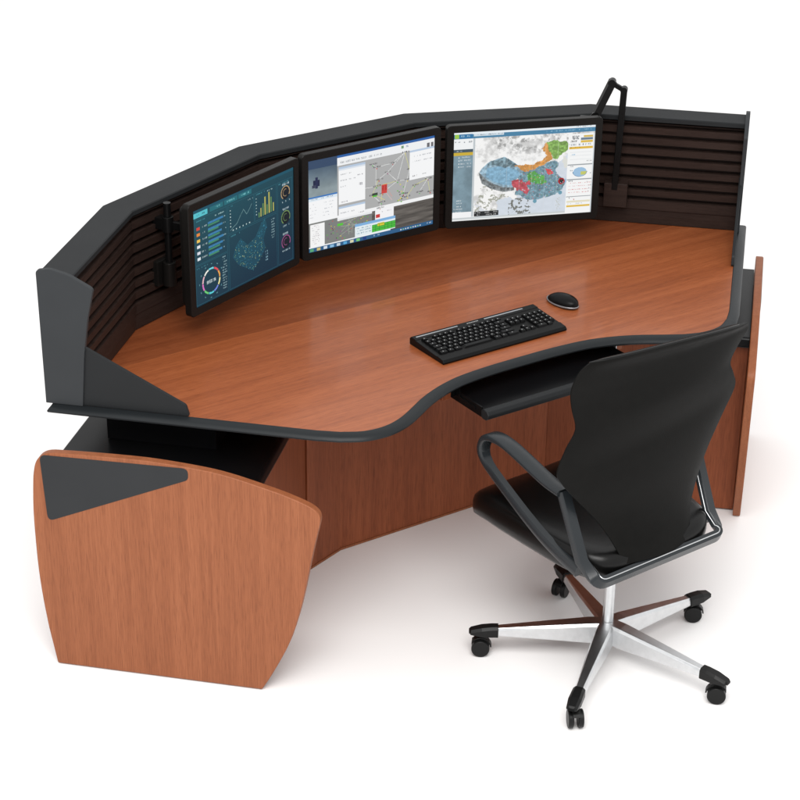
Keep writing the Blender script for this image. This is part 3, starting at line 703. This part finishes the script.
# mouse
ms = thing('computer_mouse', 'small black mouse with silver rim right of the keyboard', 'mouse', (.322, -.793, ZD), 4*D)
def mouse_half(z0, z1, sc, n=28, m=8, h=1):
    rings = []
    for j in range(m+1):
        f = j/m; r = math.cos(f*PI/2*.93); z = z0+(z1-z0)*math.sin(f*PI/2)
        rings.append([(sc*r*.0335*math.cos(a)*(1+.08*math.sin(a)), sc*r*.0585*math.sin(a), z-(.006*(math.sin(a))*r if j else 0)*h) for a in [2*PI*i/n for i in range(n)]])
    return strip(rings)
obj('shell', mouse_half(.0085, .031, .99), M_BLACK, ms, smooth=60)
obj('base', strip([[(.030*math.cos(a)*s, .055*math.sin(a)*s, z) for a in [2*PI*i/28 for i in range(28)]] for s, z in ((.95, .0005), (1.02, .004))]), M_BLACK, ms, smooth=40)
obj('silver_rim', strip([[(.0335*math.cos(a)*(1+.08*math.sin(a))*s, .0585*math.sin(a)*s, z) for a in [2*PI*i/28 for i in range(28)]] for s, z in ((.93, .0035), (1.01, .0060), (1.015, .0085), (.99, .0098))]), M_RIM, ms, smooth=40)
obj('scroll_wheel', cyl((-.003, .026, .0190), (.003, .026, .0190), .0065), M_GREY, ms, smooth=30)

# ------------------------------------------------------------------ office chair
CX, CY = .0155, -1.4316
ch = thing('office_chair', 'black leather swivel chair with grey loop arms and aluminium star base, turned to the console', 'office chair', (CX, CY, 0), 3*D)
# back: rows of left and right edge points in the chair's own frame
L_ = [(-.148, -.197, .447), (-.172, -.160, .515), (-.205, -.138, .570), (-.269, -.126, .646), (-.305, -.116, .694), (-.318, -.113, .727), (-.297, -.117, .785), (-.270, -.121, .834), (-.280, -.117, .885), (-.287, -.115, .925), (-.285, -.116, .955), (-.266, -.118, .988), (-.236, -.121, 1.007)]
R_ = [(.086, -.197, .436), (.113, -.160, .507), (.143, -.145, .575), (.180, -.139, .655), (.235, -.130, .735), (.284, -.119, .795), (.272, -.121, .838), (.257, -.122, .873), (.282, -.117, .905), (.312, -.110, .930), (.324, -.107, .942), (.326, -.106, .952), (.320, -.108, .963)]
Ls = spline(L_, 4); Rs = spline(R_, 4)
bm = bmesh.new(); nU = 20
def grid(th, bm):
    G = []
    for i, (l, r) in enumerate(zip(Ls, Rs)):
        row = []
        fz = i/(len(Ls)-1)
        for k in range(nU+1):
            u = -1+2*k/nU; p = l+(r-l)*(u+1)/2
            y = p[1]-.030*(1-u*u)*(.35+.65*math.sin(fz*PI*.9+.2))
            y += .003*math.exp(-((fz-.66)/.12)**2) - .014*math.exp(-((fz-1.0)/.07)**2)*(1-abs(u)**4)
            z = p[2] + (.010*(1-u*u) if i > len(Ls)-4 else 0)*(i-len(Ls)+4)/3
            edge = (1-abs(u)**10)*min(1, (i+1)/2, (len(Ls)-i)/2)
            row.append(bm.verts.new((p[0], y+th*max(.12, edge), z)))
        G.append(row)
    return G
A = grid(-.004, bm); B = grid(.026, bm)
nR = len(Ls)
for G, fl_ in ((A, 0), (B, 1)):
    for i in range(nR-1):
        for k in range(nU): 
            q = (G[i][k], G[i][k+1], G[i+1][k+1], G[i+1][k]); bm.faces.new(q if not fl_ else q[::-1])
bd = lambda G: [G[0][k] for k in range(nU+1)]+[G[i][nU] for i in range(1, nR)]+[G[nR-1][k] for k in range(nU-1, -1, -1)]+[G[i][0] for i in range(nR-2, 0, -1)]
a_, b_ = bd(A), bd(B)
for i in range(len(a_)):
    j = (i+1) % len(a_); bm.faces.new((a_[i], b_[i], b_[j], a_[j]))
back = obj('backrest', bm, M_BACK, ch, smooth=50)
# rolled top seam
tp = [( *( (l+(r-l)*(u+1)/2)[:1] ), ) for l, r, u in ()]
path = []
for k in range(nU+1):
    u = -1+2*k/nU; l, r = Ls[-1], Rs[-1]; p = l+(r-l)*(u+1)/2
    path.append((p[0]*.992, p[1]-.030*(1-u*u)*.38-.018*(1-abs(u)**4)+.008, p[2]+.010*(1-u*u)-.004))
def tube(path, r, seg=10, ry=None, bm=None, taper=None):
    P = [Vector(p) for p in path]; rings = []; ref = Vector((0, 0, 1))
    for i, p in enumerate(P):
        t = (P[min(i+1, len(P)-1)]-P[max(i-1, 0)]).normalized()
        s = t.cross(ref); s = s.normalized() if s.length > 1e-4 else Vector((1, 0, 0)); n = s.cross(t)
        k = taper(i/(len(P)-1)) if taper else 1
        rings.append([p+(s*math.cos(a)*(ry or r)+n*math.sin(a)*r)*k for a in [2*PI*j/seg for j in range(seg)]])
    return strip(rings, bm=bm)
obj('piping', tube(path, .0062, 12, taper=lambda f: min(1, .3+8*min(f, 1-f))), M_LEATH, back, smooth=60)

# seat cushion
def superell(n, a, b, p):
    o = []
    for i in range(n):
        t = 2*PI*i/n; c, s = math.cos(t), math.sin(t)
        o.append((a*math.copysign(abs(c)**(2/p), c), b*math.copysign(abs(s)**(2/p), s)))
    return o
base_o = superell(64, .240, .276, 5)
def seat_pt(x, y, z):
    # waterfall front, narrower rear, slight dish
    ty = (y+.262)/.524; w = 1.0-.06*(1-ty)
    dz = -.040*max(0, (ty-.78)/.22)**2 + .018*(x/.24)**2*(1-ty*.5) + .010*(1-ty)**3
    return (x*w-.022, y+.074, z+dz+.016*ty)
lay = [(.86, .376), (.95, .380), (.99, .392), (1.0, .410), (1.0, .430), (.985, .446), (.95, .4545), (.90, .459), (.8, .462), (.6, .461), (.4, .458), (.2, .456), (.02, .455)]
obj('seat', strip([[seat_pt(x*s, y*s, z) for x, y in base_o] for s, z in lay]), M_LEATH, ch, smooth=60)
sp = [(.5, .375), (.86, .376), (.88, .372), (.70, .366), (.4, .36)]
obj('seat_pan', strip([[seat_pt(x*s, y*s, z) for x, y in base_o] for s, z in sp]), M_BLACK, ch, smooth=40)

# loop arms, flat nylon band
def band(path, w, th, bm=None, side=None):
    """flat band following a path in the y-z plane: w along x, th across"""
    P = [np.array(p, float) for p in path]; rings = []
    for i, p in enumerate(P):
        t = P[min(i+1, len(P)-1)]-P[max(i-1, 0)]; t = t/np.linalg.norm(t)
        n = np.array([0, -t[2], t[1]]); n = n/np.linalg.norm(n)
        ww = w[i] if isinstance(w, list) else w; tt = th[i] if isinstance(th, list) else th
        X = np.array([1., 0, 0])
        rings.append([tuple(p+X*a*ww/2+n*b*tt/2) for a, b in ((-1, -.45), (-.75, -1), (.75, -1), (1, -.45), (1, .45), (.75, 1), (-.75, 1), (-1, .45))])
    return strip(rings, bm=bm)
arm = [(-.068, .630), (-.02, .634), (.022, .642), (.095, .660), (.150, .671), (.195, .672), (.232, .660), (.250, .632), (.250, .605), (.236, .585), (.208, .566), (.142, .532), (.067, .496), (-.007, .466), (-.079, .446), (-.140, .434)]
for sx in (-1, 1):
    X = .2275*sx-.0235
    P = spline([(X, y, z) for y, z in arm], 5)
    n = len(P); fr_ = [i/(n-1) for i in range(n)]
    ws = [.046 if f < .42 else max(.024, .046-(f-.42)*.09) for f in fr_]; ths = [.019 if f < .45 else .019+(f-.45)*.022 for f in fr_]
    obj('armrest', band(P, ws, ths), M_ARM, ch, smooth=50)
# rear frame: a flat loop under the back, uprights to the arms
Ur = [(-.250, -.066, .632), (-.250, -.112, .545), (-.248, -.158, .462), (-.240, -.192, .432), (-.205, -.212, .425), (-.10, -.225, .421), (.10, -.225, .421), (.205, -.212, .425), (.240, -.192, .432), (.248, -.158, .462), (.250, -.112, .545), (.250, -.066, .632)]
Ur = [(-.250, -.066, .632), (-.251, -.150, .468), (-.243, -.207, .424), (.188, -.207, .424), (.198, -.150, .468), (.207, -.066, .632)]
Us = [np.array(p) for p in round_poly(Ur, [0, 0, .028, .028, 0, 0], 6)]

def flat_loop(path, w, th, shrink=0.):
    P = [np.array(p, float) for p in path]; rings = []; 
    for i, p in enumerate(P):
        t = P[min(i+1, len(P)-1)]-P[max(i-1, 0)]; t = t/np.linalg.norm(t)
        o = np.array([0, -1., -.45]); o -= t*(o@t); o /= np.linalg.norm(o)       # faces backwards
        s = np.cross(t, o)
        rings.append([tuple(p+s*a*w/2+o*b*th/2) for a, b in ((-1, -1), (1, -1), (1, .6), (.8, 1), (-.8, 1), (-1, .6))])
    return strip(rings)
fr1 = obj('back_frame', flat_loop(Us, .031, .020), M_ARM, ch, smooth=40)
inner = []
for i, p in enumerate(Us):
    t_ = Us[min(i+1, len(Us)-1)]-Us[max(i-1, 0)]; t_ = t_/np.linalg.norm(t_)
    o_ = np.array([0, -1., -.45]); o_ -= t_*(o_@t_); o_ /= np.linalg.norm(o_)
    s_ = np.cross(t_, o_); c_ = np.array([-.02, p[1], .60])
    if s_@(c_-p) < 0: s_ = -s_
    inner.append(p+s_*.0160+o_*.001)
obj('chrome_trim', tube(inner, .0017, 8), M_CHROME, fr1, smooth=60)
# gas column + mechanism
obj('seat_mechanism', box((0, .03, .352), (.17, .24, .035)), M_CAST, ch, bevel=.006)
obj('tilt_lever', tube([(-.08, .05, .350), (-.13, .055, .350), (-.17, .06, .350)], .006, 10), M_CHROME, ch, smooth=60)
obj('gas_column', cyl((0, 0, .10), (0, 0, .345), .0150, 32), M_CHROME, ch, smooth=30)
# star base
sb = obj('star_base', cyl((0, 0, .058), (0, 0, .118), .034, 10, r2=.028), M_CHROME, ch, bevel=.003)
RC = .334
angs = [144.8-3+72*k for k in range(5)]
for ai, a in enumerate(angs):
    c, s = math.cos(a*D), math.sin(a*D)
    T = lambda r, q, z: (r*c-q*s, r*s+q*c, z)
    rings = []
    for r, w, zt, zb in ((.015, .050, .119, .058), (.05, .052, .118, .058), (.16, .041, .106, .062), (.30, .027, .090, .066)):
        rings.append([T(r, q*w/2, z) for q, z in ((-1, zb+.004), (-.9, zb), (.9, zb), (1, zb+.004), (.9, zt-.008), (.66, zt), (-.66, zt), (-.9, zt-.008))])
    obj('base_leg', strip(rings), M_CHROME, ch, bevel=.0012, bseg=2)
    # black end cap
    rings = []
    for r, w, zt, zb in ((.297, .033, .094, .062), (.315, .034, .0935, .062), (.342, .036, .090, .062), (.372, .030, .082, .068), (.377, .018, .078, .072)):
        rings.append([T(r, q*w/2, z) for q, z in ((-1, zb+.003), (-.85, zb), (.85, zb), (1, zb+.003), (1, zt-.007), (.6, zt), (-.6, zt), (-1, zt-.007))])
    cp = obj('leg_tip', strip(rings), M_CAST, ch, bevel=.001, bseg=2)
    # caster: hood + twin wheels, heading varies
    hd = [200, 150, 75, 10, 120][ai]
    t = [140, 238, 312, 138, 205][ai]
    hx, hy = math.cos(t*D), math.sin(t*D)          # trailing direction
    ax = Vector((-hy, hx, 0)); ctr = Vector(T(RC, 0, .0258))+Vector((hx, hy, 0))*.010
    cs = obj('caster', cyl(Vector(T(RC, 0, .045)), Vector(T(RC, 0, .062)), .008), M_CAST, ch, smooth=30)
    for q in (-1, 1):
        bm = cyl(ctr+ax*q*.006, ctr+ax*q*.0205, .0250, 32)
        obj('wheel', bm, M_CAST, cs, smooth=30, bevel=.003)
    # hood: arc over the wheels
    rings = []
    f = Vector((hx, hy, 0))
    for k in range(9):
        th = PI*(.02+.78*k/8)
        dirn = f*(-math.cos(th))+Vector((0, 0, math.sin(th)))
        rings.append([ctr+dirn*rr_+ax*q for rr_, q in ((.0268, -.010), (.0305, -.010), (.0305, .010), (.0268, .010))])
    obj('hood', strip(rings), M_CAST, cs, bevel=.001, bseg=1)

# ------------------------------------------------------------------ light
w = bpy.data.worlds.new('World'); SC.world = w; w.use_nodes = True
w.node_tree.nodes['Background'].inputs['Color'].default_value = (1, 1, 1, 1)
w.node_tree.nodes['Background'].inputs['Strength'].default_value = 1.07
def area(name, loc, tgt, size, e, col=(1, 1, 1)):
    l = bpy.data.lights.new(name, 'AREA'); l.energy = e; l.shape = 'RECTANGLE'; l.size = size[0]; l.size_y = size[1]; l.color = col
    o = bpy.data.objects.new(name, l); COL.objects.link(o); o.location = loc
    o.rotation_euler = (Vector(tgt)-Vector(loc)).to_track_quat('-Z', 'Y').to_euler(); return o
area('softbox', (-2.2, -3.6, 4.6), (0, -.8, .3), (3.2, 3.2), 265, (1, .985, .965))

# ------------------------------------------------------------------ camera
cam = bpy.data.cameras.new('camera'); co = bpy.data.objects.new('camera', cam); COL.objects.link(co)
r = Vector((0.8304998321744835, -0.5568896882073827, 0.01199599626703511)); u = Vector((0.2393610252491744, 0.37624421358308385, 0.895067925543593)); f = Vector((0.5029675221620367, 0.7404823879833543, -0.4457684429573838))
mt = Matrix.Identity(4)
for i in range(3): mt[i][0] = r[i]; mt[i][1] = u[i]; mt[i][2] = -f[i]
mt[0][3], mt[1][3], mt[2][3] = -2.992029257994941, -4.837534485852221, 3.0249386508155274
co.matrix_world = mt
cam.sensor_fit = 'HORIZONTAL'; cam.sensor_width = 36; cam.lens = 1955.3963768551284/800*36; cam.clip_start = .05; cam.clip_end = 500
SC.camera = co
SC.render.resolution_x = 1024; SC.render.resolution_y = 1024
vs = SC.view_settings; vs.view_transform = 'Standard'; vs.look = 'None'; vs.exposure = 0; vs.gamma = 1
